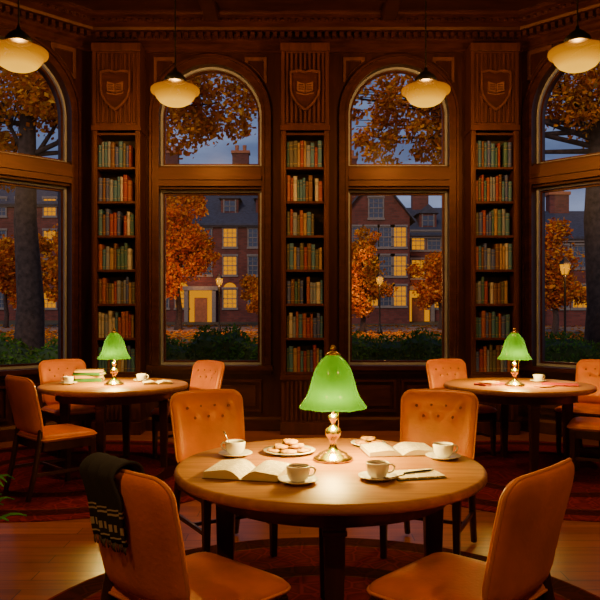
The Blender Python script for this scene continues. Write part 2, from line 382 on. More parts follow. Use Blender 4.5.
# ------------------------------------------------------------ bookcases
M['case']=wood('bookcase_wood',(.034,.0085,.0038),(.078,.0205,.008),(3,3,.4),.38,.0,spec=.4)
M['caseback']=mat('bookcase_dark_back',(.02,.007,.004),.7)  # back panel is darker than the case wood
M['crest']=wood('carved_crest_wood',(.060,.018,.007),(.12,.038,.013),(2,2,2),.35,.2)
M['emb']=wood('carved_emblem_wood',(.10,.036,.013),(.15,.056,.02),(2,2,2),.4,.2)
SH=.387; Z0=.71
def bookcase(cx,label):
    R=root('bookcase',label,'bookcase',(cx,8.2,0),0,'bookcases between the windows'); w=.27; d=.298
    for sx in (-1,1):
        b=MB(); a,c=(sx*w,sx*(w-.055)); x0,x1=min(a,c),max(a,c)
        b.box(x0,x1,0,d,.68,3.44); xm=(x0+x1)/2; b.box(xm-.012,xm+.012,-.012,0,.72,3.40)
        b.obj('side_panel',[M['case']],R,.004)
    MB().box(-w+.055,w-.055,.27,d,.7,3.42).obj('back_panel',[M['caseback']],R)
    for i in range(8):
        z=Z0+i*SH; MB().box(-w+.055,w-.055,.01,.27,z-.028,z).obj('shelf',[M['case']],R,.003)
    b=MB(); b.box(-w,w,.02,d,3.44,4.43); b.box(-w-.01,w+.01,-.02,d,3.44,3.50); b.box(-w-.01,w+.01,-.02,d,4.34,4.43); b.box(-w,-w+.04,0,.02,3.5,4.34); b.box(w-.04,w,0,.02,3.5,4.34)
    for i in range(9):
        x=-.2+i*.05; b.box(x-.012,x+.012,-.01,.02,3.53,4.31)
    b.obj('pilaster_header',[M['case']],R,.004)
    b=MB(); b.box(-w,w,.02,d,0,.68); b.box(-w-.01,w+.01,-.02,d,0,.14); b.box(-w-.01,w+.01,-.01,d,.62,.68)
    for i in range(9):
        x=-.2+i*.05; b.box(x-.013,x+.013,-.005,.02,.17,.60)
    b.obj('fluted_plinth',[M['case']],R,.004)
    K=1.32
    def shield(s):
        P=[(-.13,.15),(-.06,.165),(0,.15),(.06,.165),(.13,.15)]+[(.13-.0*k,.15-.05*k) for k in (1,2,3)]+[(.115,-.06),(.08,-.12),(.04,-.16),(0,-.19),(-.04,-.16),(-.08,-.12),(-.115,-.06)]+[(-.13,.15-.05*k) for k in (3,2,1)]
        return [(x*s*K,z*s*K+3.90) for x,z in P]
    b=MB(); O=shield(1); k=len(O)
    b.add([(x,-.03,z) for x,z in shield(.95)]+[(x,.0,z) for x,z in O],[tuple(range(k))]+[(i,k+i,k+(i+1)%k,(i+1)%k) for i in range(k)],1)
    band(b,shield(1.0),shield(.88),-.055,-.02,0,True)
    c=b.obj('crest',[M['crest'],M['mahogh']],R); c['label']='carved wooden shield with an open book'
    e=MB()
    for sg in (-1,1):
        e.add([(sg*.004,-.05,3.855),(sg*.09,-.058,3.878),(sg*.09,-.058,3.98),(sg*.004,-.05,3.955),(sg*.004,-.03,3.855),(sg*.09,-.03,3.878),(sg*.09,-.03,3.98),(sg*.004,-.03,3.955)],[(0,1,2,3),(0,4,5,1),(1,5,6,2),(2,6,7,3)])
        for t in range(3): e.box(min(sg*.018,sg*.074),max(sg*.018,sg*.074),-.064,-.05,3.888+t*.024,3.895+t*.024,1)
        e.add([(sg*.003,-.05,3.825),(sg*.096,-.05,3.845),(sg*.096,-.05,3.86),(sg*.003,-.05,3.84)],[(0,1,2,3)])
    e.obj('book_emblem',[M['emb'],M['mahogh']],c)
bc=[(-2.08,'dark wood bookcase pilaster beside the angled bay window'),(.057,'dark wood bookcase pilaster between two arched windows'),(2.205,'dark wood bookcase pilaster at the bay corner')]
for x,l in bc: bookcase(x,l)
def bookmat(i,c):
    m,nt,out=nm('book_cloth_%s'%i); L=nt.links.new
    tc=N(nt,'ShaderNodeTexCoord'); sx=N(nt,'ShaderNodeSeparateXYZ'); L(tc.outputs['Generated'],sx.inputs[0])
    g=(.26,.18,.08); d=mul(c,.7)
    r=ramp(nt,[(0,c),(.1,c),(.12,g),(.14,c),(.68,c),(.7,g),(.715,d),(.84,g),(.855,c),(1,c)]); r.color_ramp.interpolation='CONSTANT'
    L(sx.outputs['Z'],r.inputs[0])
    p=N(nt,'ShaderNodeBsdfPrincipled',Roughness=.6); L(r.outputs[0],p.inputs['Base Color']); L(p.outputs[0],out.inputs[0]); return m
bcols={'teal':(.035,.11,.20),'maroon':(.18,.018,.022),'olive':(.07,.06,.045),'tan':(.24,.145,.09),'navy':(.04,.06,.22),'brown':(.10,.038,.026),'cream':(.34,.31,.29),'green':(.03,.085,.09),'rust':(.21,.048,.028),'grey':(.13,.155,.24)}
BK={}
for k,c in bcols.items():
    b=MB()
    sp=[(-.5,.06),(-.4,.02),(-.2,0),(.2,0),(.4,.02),(.5,.06)]
    v=[(x,y,0) for x,y in sp]+[(x,y,1) for x,y in sp]
    b.add(v,[(i,i+1,7+i,6+i) for i in range(5)],0,True)
    b.box(-.5,-.4,.06,1,0,1); b.box(.4,.5,.06,1,0,1); b.box(-.4,.4,.05,.96,.02,.97,1)
    o=b.obj('book',[bookmat(k,c),M['paper']]); BK[k]=o.data; bpy.data.objects.remove(o)
keys=list(bcols)
wts=[3,2.2,1.6,1.6,2.2,2.2,1.6,1.6,1.6,2.2]
for bi,(cx,l) in enumerate(bc):
    for row in range(7):
        z=Z0+row*SH+.0005; x=cx-.212; end=cx+.212; nb=0
        while True:
            t=random.uniform(.028,.050)
            if x+t>end: break
            k=random.choices(keys,wts)[0]; h=random.uniform(.225,.305); d=random.uniform(.19,.23)
            if random.random()<.05 and nb>2: x+=t*.8; nb+=1; continue
            o=bpy.data.objects.new('book',BK[k]); COL.objects.link(o)
            o.scale=(t-.001,d,h); o.location=(x+t/2,8.2+.03,z)
            tag(o,'%s clothbound book standing on a bookcase shelf'%k,'book','books on the bookcase shelves')
            x+=t; nb+=1
# ------------------------------------------------------------ rugs
def rug(cx,cy,r,label):
    b=MB(); b.lathe([(0,.012),(r-.02,.012),(r,.006),(r,.001),(0,.001)],72)
    tag(b.obj('round_rug',[M['rug']],loc=(cx,cy,0)),label,'rug')
rug(.125,3.05,1.42,'dark red patterned round rug under the large round table')
rug(-1.95,6.3,1.5,'dark red patterned round rug under the table by the window')
rug(2.15,6.3,1.5,'dark red patterned round rug under the table by the bookcase')
RZ=.013
# ------------------------------------------------------------ tables
def table(cx,cy,label):
    R=root('round_table',label,'table',(cx,cy,RZ),0); h=.75-RZ
    MB().lathe([(0,h),(.635,h),(.645,h-.004),(.65,h-.012),(.65,h-.03),(.64,h-.04),(.62,h-.045),(0,h-.045)],96).obj('tabletop',[M['table']],R)
    MB().lathe([(.50,h-.045),(.50,h-.12),(.49,h-.125),(.47,h-.125),(.47,h-.045)],64).obj('apron',[M['tabledk']],R)
    for k in range(4):
        a=k*pi/2; x,y=.44*math.cos(a),.44*math.sin(a)
        b=MB(); b.taper(0,0,0,h-.12,.026,.04); b.taper(0,0,h-.12,h-.045,.042,.042); b.taper(0,0,h-.16,h-.14,.045,.045)
        b.obj('leg',[M['tabledk']],R,.005,loc=(x,y,0))
table(.125,3.08,'large round oak table with dark tapered legs and green lamp')
table(-1.65,6.45,'round oak table near the angled window with stacked books')
table(1.94,6.45,'round oak table near the bookcase with red books')
# ------------------------------------------------------------ chairs
def backy(x,z):
    t=(z-.46); return -.215+.55*x*x-.19*t-.1*t*t
TOP=.888
outb=[]
for a,bb in roundrect(.236,.207,.06,.681):
    t=(bb-.474)/.42; a*=(.92+.08*t)
    if bb>.681: bb+=.010*(1-(a/.24)**2)*((bb-.681)/.207)
    outb.append((a,bb))
btn=[(-.135,.80),(-.046,.806),(.046,.806),(.135,.80),(-.09,.74),(0,.744),(.09,.74)]
def dimf(x,z):
    r=0
    for a,c in btn: r-=.013*math.exp(-((x-a)**2+(z-c)**2)/(.019**2))
    return r
def bwarp(x,z,h): return (x,backy(x,z)+h,z+h*.19)
def make_chair():
    R=root('dining_chair','x','chair')
    v,f=pillow(outb,.04,.034,bwarp,dim=dimf,p=7,rings=(1,.993,.98,.955,.92,.88,.84,.80,.76,.72,.68,.64,.60,.56,.52,.48,.43,.38,.33,.27,.2,.13,.06))
    B=MB().add(v,f,0,True).obj('backrest',[M['leather']],R)
    MB().tube([bwarp(a,c,.0) for a,c in outb],.007,6,0,True).obj('piping',[M['piping']],B)
    for a,c in btn:
        bb=MB(); bb.lathe([(0,.008),(.006,.007),(.009,.003),(.010,0)],10)
        o=bb.obj('button',[M['button']],B); o.location=bwarp(a,c,.040-.011); o.rotation_euler=(-pi/2+.25,0,0)
    so=roundrect(.245,.232,.06,.015)
    v,f=pillow(so,.045,.03,lambda x,y,h:(x,y,.435+h),p=6)
    Q=MB().add(v,f,0,True).obj('seat',[M['leather']],R)
    MB().tube([(a,c,.437) for a,c in so],.006,6,0,True).obj('piping',[M['piping']],Q)
    b=MB(); b.box(-.215,.215,-.19,-.165,.35,.415); b.box(-.215,.215,.2,.225,.35,.415); b.box(-.225,-.2,-.19,.225,.35,.415); b.box(.2,.225,-.19,.225,.35,.415)
    b.obj('seat_rail',[M['chairwood']],R,.004)
    for sx in (-1,1):
        b=MB(); b.taper(sx*.205,.205,0,.41,.016,.023); b.obj('leg',[M['chairwood']],R,.004)
        b=MB(); b.tube([(sx*.205,-.30,0),(sx*.205,-.25,.2),(sx*.203,-.215,.40),(sx*.198,-.205,.50),(sx*.195,-.21,.56)],[.019,.021,.024,.018,.01],8); b.obj('leg',[M['chairwood']],R)
    for sx in (-1,1): MB().box(sx*.205-.009,sx*.205+.009,-.25,.2,.17,.195).obj('stretcher',[M['chairwood']],R,.003)
    MB().box(-.2,.2,-.02,.0,.172,.192).obj('stretcher',[M['chairwood']],R,.003)
    return R
proto=make_chair()
chairs=[]
def chair(x,y,fx,fy,label,z=RZ):
    c=proto if not chairs else clone(proto)
    c.location=(x,y,z); c.rotation_euler=(0,0,math.atan2(-fx,fy)); c['label']=label; c['group']='tan leather chairs around the tables'; chairs.append(c); return c
CC=chair(-.36,2.48,.68,.73,'tan leather chair with a dark scarf over its backrest')
chair(.555,2.48,-.74,.67,'tan leather chair seen from behind, pulled up to large table')
chair(-.43,4.18,.50,-.86,'tan leather chair with button-tufted back behind the large table')
chair(.74,4.18,-.40,-.91,'tan leather chair with button-tufted back across the large table')
chair(-1.90,5.62,.72,.69,'tan leather chair turned toward the table by the angled window')
chair(-2.2,7.02,.62,-.78,'tan leather tufted chair beside the angled bay window')
chair(-1.08,6.85,-.70,-.71,'tan leather chair beside the window table and bookcase')
chair(1.58,7.05,.40,-.91,'tan leather tufted chair behind the table with red books')
chair(2.50,6.02,-.90,.43,'tan leather chair drawn to the table with red books')
chair(2.78,6.98,-.70,-.71,'tan leather tufted chair below the angled bay window')
def scarfmat():
    m,nt,out=nm('dark_striped_wool'); L=nt.links.new
    tc=N(nt,'ShaderNodeTexCoord'); sx=N(nt,'ShaderNodeSeparateXYZ'); L(tc.outputs['UV'],sx.inputs[0])
    D=(.042,.044,.066);W=(.62,.60,.60)
    uv2=N(nt,'ShaderNodeMath',operation='MULTIPLY'); uv2.inputs[1].default_value=10; L(sx.outputs['Y'],uv2.inputs[0])
    fr=N(nt,'ShaderNodeMath',operation='FRACT'); L(uv2.outputs[0],fr.inputs[0])
    g=N(nt,'ShaderNodeMath',operation='GREATER_THAN'); g.inputs[1].default_value=.5; L(fr.outputs[0],g.inputs[0])
    r=ramp(nt,[(0,D),(.02,D),(.03,W),(.042,D),(.19,D),(.20,W),(.215,D),(.235,W),(.25,D),(1,D)]); r.color_ramp.interpolation='CONSTANT'; L(sx.outputs['X'],r.inputs[0])
    n=N(nt,'ShaderNodeTexNoise',Scale=250); b=N(nt,'ShaderNodeBump',Strength=.5,Distance=.004); L(n.outputs['Fac'],b.inputs['Height'])
    rm=ramp(nt,[(0,(0,0,0)),(.08,(1,1,1)),(.135,(0,0,0)),(1,(0,0,0))]); rm.color_ramp.interpolation='CONSTANT'; L(sx.outputs['X'],rm.inputs[0])
    mk=N(nt,'ShaderNodeMath',operation='MULTIPLY'); L(g.outputs[0],mk.inputs[0]); L(rm.outputs[0],mk.inputs[1])
    mx=N(nt,'ShaderNodeMixRGB'); L(mk.outputs[0],mx.inputs[0]); L(r.outputs[0],mx.inputs[1]); mx.inputs[2].default_value=c4(W)
    p=N(nt,'ShaderNodeBsdfPrincipled',Roughness=.95); p.inputs['Specular IOR Level'].default_value=.1; L(mx.outputs[0],p.inputs['Base Color']); L(b.outputs[0],p.inputs['Normal']); L(p.outputs[0],out.inputs[0]); return m
M['scarf']=scarfmat(); M['fringe']=mat('charcoal_wool_fringe',(.16,.155,.17),.95)
path=[]
for i in range(15): path.append(('o',.675+(TOP-.675)*i/14))
for i in range(1,8):path.append(('t',i/8))
for i in range(9): path.append(('i',TOP-.20*i/8))
nx=20; ver=[];uv=[];K=len(path); SX0,SXW=-.135,.20
for k,(m_,tv) in enumerate(path):
    for i in range(nx+1):
        x=SX0+SXW*i/nx; fold=.005*math.sin(i*1.0+.6)+.003*math.sin(i*2.1)
        th=.046+fold
        if m_=='o': p=bwarp(x+.01*math.sin(tv*25),tv,-th)
        elif m_=='i': p=bwarp(x,tv,th+.006)
        else:
            a=pi*tv; p=bwarp(x,TOP+.034*math.sin(a),-th*math.cos(a)+.006*tv)
        ver.append(p); uv.append((k/(K-1),i/nx))
ff=[(k*(nx+1)+i,k*(nx+1)+i+1,(k+1)*(nx+1)+i+1,(k+1)*(nx+1)+i) for k in range(K-1) for i in range(nx)]
SR=root('scarf','charcoal wool scarf with pale stripes draped over leather chair','scarf',(CC.location.x,CC.location.y,RZ),CC.rotation_euler.z)
so=MB().add(ver,ff,0,True).obj('scarf_cloth',[M['scarf']],SR)
ul=so.data.uv_layers.new(name='UVMap')
for lp in so.data.loops: ul.data[lp.index].uv=uv[lp.vertex_index]
sm=so.modifiers.new('solid','SOLIDIFY'); sm.thickness=.008; sm.offset=0
b=MB()
for i in range(30):
    x=SX0+.003+(SXW-.006)*i/29; p=Vector(bwarp(x+.01*math.sin(.675*25),.678,-.046-.005*math.sin(i*.66+.6))); b.tube([p,p+Vector((.003*math.sin(i*2),-.002,-.015)),p+Vector((.005*math.sin(i*3),0,-.03))],.002,5)
b.obj('fringe',[M['fringe']],SR)
# ------------------------------------------------------------ desk lamps
def desk_lamp(x,y,z,label,power):
    R=root('desk_lamp',label,'lamp',(x,y,z),0,'green shaded desk lamps')
    pr=[(0,.0),(.085,.0),(.088,.006),(.085,.014),(.07,.02),(.062,.03),(.04,.04),(.024,.048),(.016,.06),(.013,.08),(.02,.095),(.031,.105),(.036,.12),(.031,.135),(.02,.145),(.012,.152),(.012,.17),(.02,.178),(.022,.19),(.014,.20),(.0,.204)]
    MB().lathe(pr,40).obj('base',[M['brass']],R)
    MB().lathe([(.007,.18),(.007,.46)],16).obj('stem',[M['brass']],R)
    MB().lathe([(.0,.454),(.030,.457),(.032,.464),(.02,.47),(.008,.475),(.012,.482),(.013,.489),(.007,.499),(0,.503)],20).obj('finial',[M['brass']],R)
    pf=[(.155,.213),(.155,.218),(.149,.227),(.140,.240),(.129,.257),(.119,.278),(.112,.30),(.106,.325),(.101,.35),(.095,.375),(.088,.40),(.079,.424),(.067,.447),(.053,.467),(.038,.483),(.026,.493)]
    pf=[(r*.95,.232+(z_-.213)*.81) for r,z_ in pf]
    def wob(a,r,zz): return -.004*abs(math.sin(a*4))*max(0,(r-.12)/.03) if r>.12 else 0
    MB().lathe(pf,96,wob=wob).obj('lamp_shade',[M['green']],R)
    MB().tube([(.02,-.05,.30),(.02,-.055,.2),(.02,-.055,.13)],.0016,6).obj('pull_chain',[M['brass']],R)
    MB().lathe([(0,.245),(.018,.25),(.026,.272),(.02,.295),(.012,.31),(.011,.32)],16).obj('bulb',[M['bulb']],R)
    for yy in (-.055,.055):
        l=bpy.data.lights.new('lamp_light','POINT'); l.energy=power; l.color=(1,.66,.15); l.shadow_soft_size=.03
        lo=bpy.data.objects.new('lamp_light',l); COL.objects.link(lo); lo.parent=R; lo.location=(0,yy,.258)
M['bulb']=emit('warm_bulb',(1,.6,.2),2)
desk_lamp(.144,3.16,.75,'brass desk lamp with green glass bell shade on large table',46)
desk_lamp(-1.64,6.40,.75,'brass desk lamp with green glass bell shade by stacked books',46)
desk_lamp(1.87,6.32,.75,'brass desk lamp with green glass bell shade between red books',46)
# ------------------------------------------------------------ pendants
def pendant(x,y,z,label,power=330,grp='opal glass pendant lamps'):
    R=root('pendant_lamp',label,'lamp',(x,y,z),0,grp)
    MB().lathe([(0,-.15),(.05,-.147),(.10,-.135),(.145,-.11),(.175,-.075),(.19,-.045),(.195,-.03),(.222,-.025),(.228,-.01),(.226,.012),(.215,.022),(.18,.035),(.14,.045),(.12,.058),(.116,.072),(.09,.08),(.078,.10)],48).obj('lamp_shade',[M['opal']],R)
    MB().lathe([(.10,.078),(.104,.10),(.094,.12),(.07,.145),(.045,.165),(.02,.18),(.012,.21),(0,.215)],32).obj('fitter_cap',[M['blackm']],R)
    MB().lathe([(.007,.2),(.007,H-z-.02)],10).obj('rod',[M['blackm']],R)
    MB().lathe([(0,H-z-.05),(.06,H-z-.03),(.07,H-z),(0,H-z)],24).obj('canopy',[M['blackm']],R)
    l=bpy.data.lights.new('lamp_light','POINT'); l.energy=power; l.color=(1,.50,.12); l.shadow_soft_size=.05
    lo=bpy.data.objects.new('lamp_light',l); COL.objects.link(lo); lo.parent=R; lo.location=(0,0,-.02)
pendant(-1.17,6.8,3.47,'glowing opal glass pendant on a thin rod near arched window')
pendant(1.18,6.8,3.47,'glowing opal glass pendant on a thin rod near arched window')
pendant(-2.25,5.8,3.47,'glowing opal glass pendant hanging near the angled bay')
pendant(2.22,5.8,3.47,'glowing opal glass pendant hanging near the angled bay')
pendant(-1.5,.8,3.3,'unseen opal glass pendant added to light the front chair backs',380)  # this pair hangs out of view, added to light the front chair backs
pendant(1.7,.8,3.3,'unseen opal glass pendant added to light the front chair backs',380)
# ------------------------------------------------------------ tableware
TZ=.7505
def saucer(x,y,r=.076,name='saucer',label='white china saucer under a coffee cup',cat='saucer'):
    b=MB(); b.lathe([(0,.004),(r*.5,.004),(r*.62,.0),(r*.66,.004),(r,.014),(r,.017),(r*.66,.008),(r*.4,.006),(0,.006)],40)
    return tag(b.obj(name,[M['china']],loc=(x,y,TZ)),label,cat)
def cup(x,y,rz,label):
    saucer(x,y)
    R=root('coffee_cup',label,'cup',(x,y,TZ+.0065),rz)
    MB().lathe([(0,.0),(.025,0),(.034,.008),(.041,.022),(.044,.042),(.045,.058),(.043,.060),(.041,.054),(.039,.036),(.032,.018),(.02,.010),(0,.009)],40).obj('body',[M['china']],R)
    MB().lathe([(0,.052),(.0405,.052)],32).obj('coffee',[M['coffee']],R)
    MB().tube([(.041,0,.050),(.056,0,.052),(.065,0,.042),(.062,0,.028),(.05,0,.020),(.038,0,.020)],.0042,8).obj('handle',[M['china']],R)
cup(-.29,3.25,pi*.95,'white cup of coffee with a spoon on a saucer')
cup(-.007,2.74,0.1,'white cup of coffee on a saucer by the table edge')
cup(.30,2.80,0.0,'white cup of coffee on a saucer in front of lamp')
cup(.63,3.19,.1,'white cup of coffee on a saucer beside open book')
cup(-2.06,6.45,pi,'white cup of coffee on a saucer near stacked books')
cup(-1.47,6.72,0,'white cup of coffee on a saucer behind the lamp')
cup(2.19,6.66,.2,'white cup of coffee on a saucer near red book')
M['steel']=mat('spoon_steel',(.6,.57,.52),.25,1)
b=MB(); b.tube([(-.31,3.25,.79),(-.333,3.255,.84),(-.342,3.257,.86)],[.002,.0022,.004],6); tag(b.obj('spoon',[M['steel']]),'steel teaspoon standing in a coffee cup','spoon')
b=MB(); b.tube([(.33,2.735,.768),(.365,2.75,.772),(.40,2.77,.775)],[.002,.002,.003],6); b.lathe([(0,0),(.01,.002),(.012,.005)],12,0,Matrix.Translation((.325,2.733,.766))); tag(b.obj('spoon',[M['steel']]),'steel teaspoon resting on a saucer rim','spoon')
PX,PY=-.05,3.32
saucer(PX,PY,.12,'plate','white china plate of cookies beside the lamp','plate')
saucer(.33,3.50,.085,'plate','small white plate with cookies behind the lamp','plate')
def cookie(x,y,z,t,dx,l):
    b=MB(); b.lathe([(0,0),(.030,0),(.036,.005),(.035,.010),(.027,.014),(.013,.017),(0,.0165)],24,wob=lambda a,r,zz:.0015*math.sin(a*3+dx*90)*(r/.03) if zz>.008 else 0,rib=lambda a,r,zz:.0018*math.sin(a*5+dx*60)*(r/.03))
    o=b.obj('cookie',[M['cookie']],loc=(x,y,z),rot=(t*.25,t*.2,dx*20)); tag(o,l,'cookie','cookies on the plates')
for dx,dy,dz,tilt in ((-.065,-.02,.002,.0),(.0,-.058,.002,0),(.065,-.02,.002,0),(.037,.048,.002,0),(-.037,.048,.002,0),(-.035,-.015,.020,.3),(.035,-.012,.020,-.3),(.0,.037,.020,.3),(.005,.0,.037,.3)):
    cookie(PX+dx,PY+dy,TZ+.0075+dz,tilt,dx,'golden chocolate chip cookie on the white plate')
for dx,dy,dz in ((-.032,0,.002),(.034,.0,.002),(.0,.0,.020)):
    cookie(.33+dx,3.50+dy,TZ+.0075+dz,0,dx,'golden chocolate chip cookie on the small plate')
def open_book(x,y,rz,w,h,label,cover,z=TZ,th=.024):
    R=root('open_book',label,'book',(x,y,z),rz)
    MB().box(-w,w,-h/2,h/2,0,.003).obj('cover',[cover],R,.001)
    for sg in (-1,1):
        b=MB(); k=12; P=[]
        for i in range(k+1):
            t=i/k; P.append((sg*(w-.006)*t,.004+th*(math.sin(min(1,t*2.2)*pi/2)*(1-.45*t))))
        v=[(a,-h/2+.005,c) for a,c in P]+[(a,h/2-.005,c) for a,c in P]+[(a,-h/2+.005,.0032) for a,c in P]+[(a,h/2-.005,.0032) for a,c in P]; n_=k+1
        f=[(i,i+1,n_+i+1,n_+i) for i in range(k)]
        b.add(v,f,0,True); b.add(v,[(2*n_+i,2*n_+i+1,i+1,i) for i in range(k)]+[(n_+i,n_+i+1,3*n_+i+1,3*n_+i) for i in range(k)]+[(k,2*n_+k,3*n_+k,n_+k)],1)
        b.obj('page_block',[M['pages'],M['paper']],R)
cv1=mat('brown_book_cover',(.12,.05,.02),.6); cv2=mat('green_book_cover',(.06,.12,.06),.6)
open_book(-.205,2.885,-.22,.155,.23,'thick open hardback book with printed pages by two cups',cv1,th=.042)
open_book(.45,3.34,.12,.16,.21,'open hardback book with printed pages behind the notebook',cv1,th=.03)
open_book(-1.28,6.5,.3,.13,.19,'open book lying on the window table',cv1)
def closed_book(x,y,z,rz,w,d,h,c,label,name='book'):
    R=root(name,label,'book',(x,y,z),rz)
    b=MB(); b.box(-w/2,w/2,-d/2,d/2,0,.003); b.box(-w/2,w/2,-d/2,d/2,h-.003,h); b.box(-w/2,-w/2+.003,-d/2,d/2,0,h); b.obj('cover',[c],R,.001)
    MB().box(-w/2+.003,w/2-.004,-d/2+.004,d/2-.004,.003,h-.003).obj('page_block',[M['paper']],R)
    return R
g1=mat('green_cloth',(.03,.13,.03),.6); y1=mat('mustard_cloth',(.42,.24,.02),.6); r1=mat('red_cloth',(.32,.022,.01),.7,spec=.2); o1=mat('orange_cloth',(.45,.15,.01),.6)
z=TZ
for c,h,rz,l in ((g1,.032,.1,'green'),(y1,.026,.25,'mustard'),(g1,.026,-.05,'dark green'),(y1,.02,.2,'yellow')):
    closed_book(-1.95,6.72,z,rz+pi/2,.18,.25,h,c,'%s hardback book in a stack beside the lamp'%l); z+=h+.0004
closed_book(1.66,6.36,TZ,.5,.22,.15,.016,r1,'red paperback book lying beside the green lamp')
closed_book(1.66,6.36,TZ+.0165,.9,.17,.12,.012,y1,'mustard paperback book on a red book')
closed_book(2.27,6.33,TZ,-.3,.30,.2,.012,r1,'thin red book lying near the table edge')
closed_book(2.09,6.2,TZ,.3,.15,.1,.01,o1,'small orange booklet lying on the table')
N1=root('notebook','small spiral notebook with cream pages beside coffee cup','notebook',(.455,2.86,TZ),.25)
MB().box(-.10,.10,-.07,.07,0,.003).obj('cover',[cv2],N1); MB().box(-.097,.097,-.067,.067,.003,.010).obj('page_block',[M['pages']],N1)
b=MB(); b.tube([(-.07,0,0),(.05,0,0),(.062,0,0),(.075,0,0)],[.0042,.0042,.003,.0008],8)
tag(b.obj('pen',[M['blackm']],loc=(.47,2.87,TZ+.0145),rot=(0,0,.45)),'black pen lying across the notebook','pen')
PR=root('potted_plant','green arching houseplant in a terracotta pot','plant',(-1.57,3.35,0.0))
MB().lathe([(0,0),(.11,0),(.15,.24),(.165,.24),(.165,.28),(.145,.28),(.14,.25),(0,.25)],32).obj('pot',[M['terra']],PR)
MB().lathe([(0,.255),(.139,.255)],24).obj('soil',[M['soil']],PR)
b=MB()
for i in range(26):
    a=i*2.4; L=random.uniform(.2,.3); hh=random.uniform(.18,.38); k=8; v=[]
    for j in range(k+1):
        t=j/k; rr=L*t; zz=.25+hh*math.sin(t*pi*.62)*1.05; w=.028*math.sin(pi*min(1,t*.93+.05))+.002
        c,s=math.cos(a),math.sin(a); v+=[(c*rr-s*w,s*rr+c*w,zz),(c*rr,s*rr,zz-.006),(c*rr+s*w,s*rr-c*w,zz)]
    f=[]
    for j in range(k): f+=[(3*j,3*j+1,3*j+4,3*j+3),(3*j+1,3*j+2,3*j+5,3*j+4)]
    b.add(v,f,0,True)
o=b.obj('leaves',[M['leafp']],PR); o['kind']='stuff'
# ============================================================ outside
def gz(y): return .02*(y-9) if y>9 else 0
b=MB(); b.add([(-70,8.95,0),(70,8.95,0),(70,70,gz(70)),(-70,70,gz(70))],[(0,1,2,3)])
g=b.obj('lawn',[M['grass']]); tag(g,'leaf-strewn dark autumn lawn outside the windows','ground'); g['kind']='stuff'
b=MB()
b.add([(x,y,gz(y)+.02) for x,y in ((-40,32),(40,32),(40,37.5),(-40,37.5))],[(0,1,2,3)])
tag(b.obj('path',[M['path']]),'paved walk crossing the lawn before brick buildings','path')
b=MB()
for _ in range(10000):
    y=12+27*random.random()**.8; x=random.uniform(-.45,.45)*y; a=random.uniform(0,pi); s=random.uniform(.06,.14)
    if 32<y<37.5 and random.random()<.75: continue
    z_=gz(y)+.035; c_,s_=math.cos(a)*s,math.sin(a)*s
    b.add([(x-c_,y-s_,z_),(x+s_*.6,y-c_*.6,z_+.03),(x+c_,y+s_,z_),(x-s_*.6,y+c_*.6,z_+.05)],[(0,1,2,3)])
o=b.obj('fallen_leaves',[M['leafo']]); tag(o,'scattered orange fallen leaves lying on the lawn','leaves'); o['kind']='stuff'
def bwin_mesh(w,h,lit,arch=False):
    b=MB(); b.box(-w/2-.08,w/2+.08,-.06,.02,-.12,0,1); b.box(-w/2-.08,w/2+.08,-.05,.02,h,h+.14,1)
    b.add([(-w/2,-.01,0),(w/2,-.01,0),(w/2,-.01,h),(-w/2,-.01,h)],[(0,1,2,3)],0)
    t=.04
    for x in (-w/2,w/2): b.box(x-t,x+t,-.05,0,0,h,1)
    for x in (-w/6,w/6): b.box(x-.016,x+.016,-.03,0,0,h,1)
    for z_ in (0,h/2,h): b.box(-w/2,w/2,-.05,0,z_-.03,z_+.03,1)
    for z_ in (h/4,3*h/4): b.box(-w/2,w/2,-.03,0,z_-.015,z_+.015,1)
    if arch:
        P=[(w/2*math.cos(pi*i/10),h+w/2*math.sin(pi*i/10)) for i in range(11)]
        b.add([(x,-.012,z_) for x,z_ in P],[tuple(range(11))],0)
    o=b.obj('window',[M['litwin'] if lit else M['darkwin'],M['stone']]); me=o.data; bpy.data.objects.remove(o); return me
WM={(l,a):bwin_mesh(.85,1.15,l,a) for l in (0,1) for a in (0,1)}
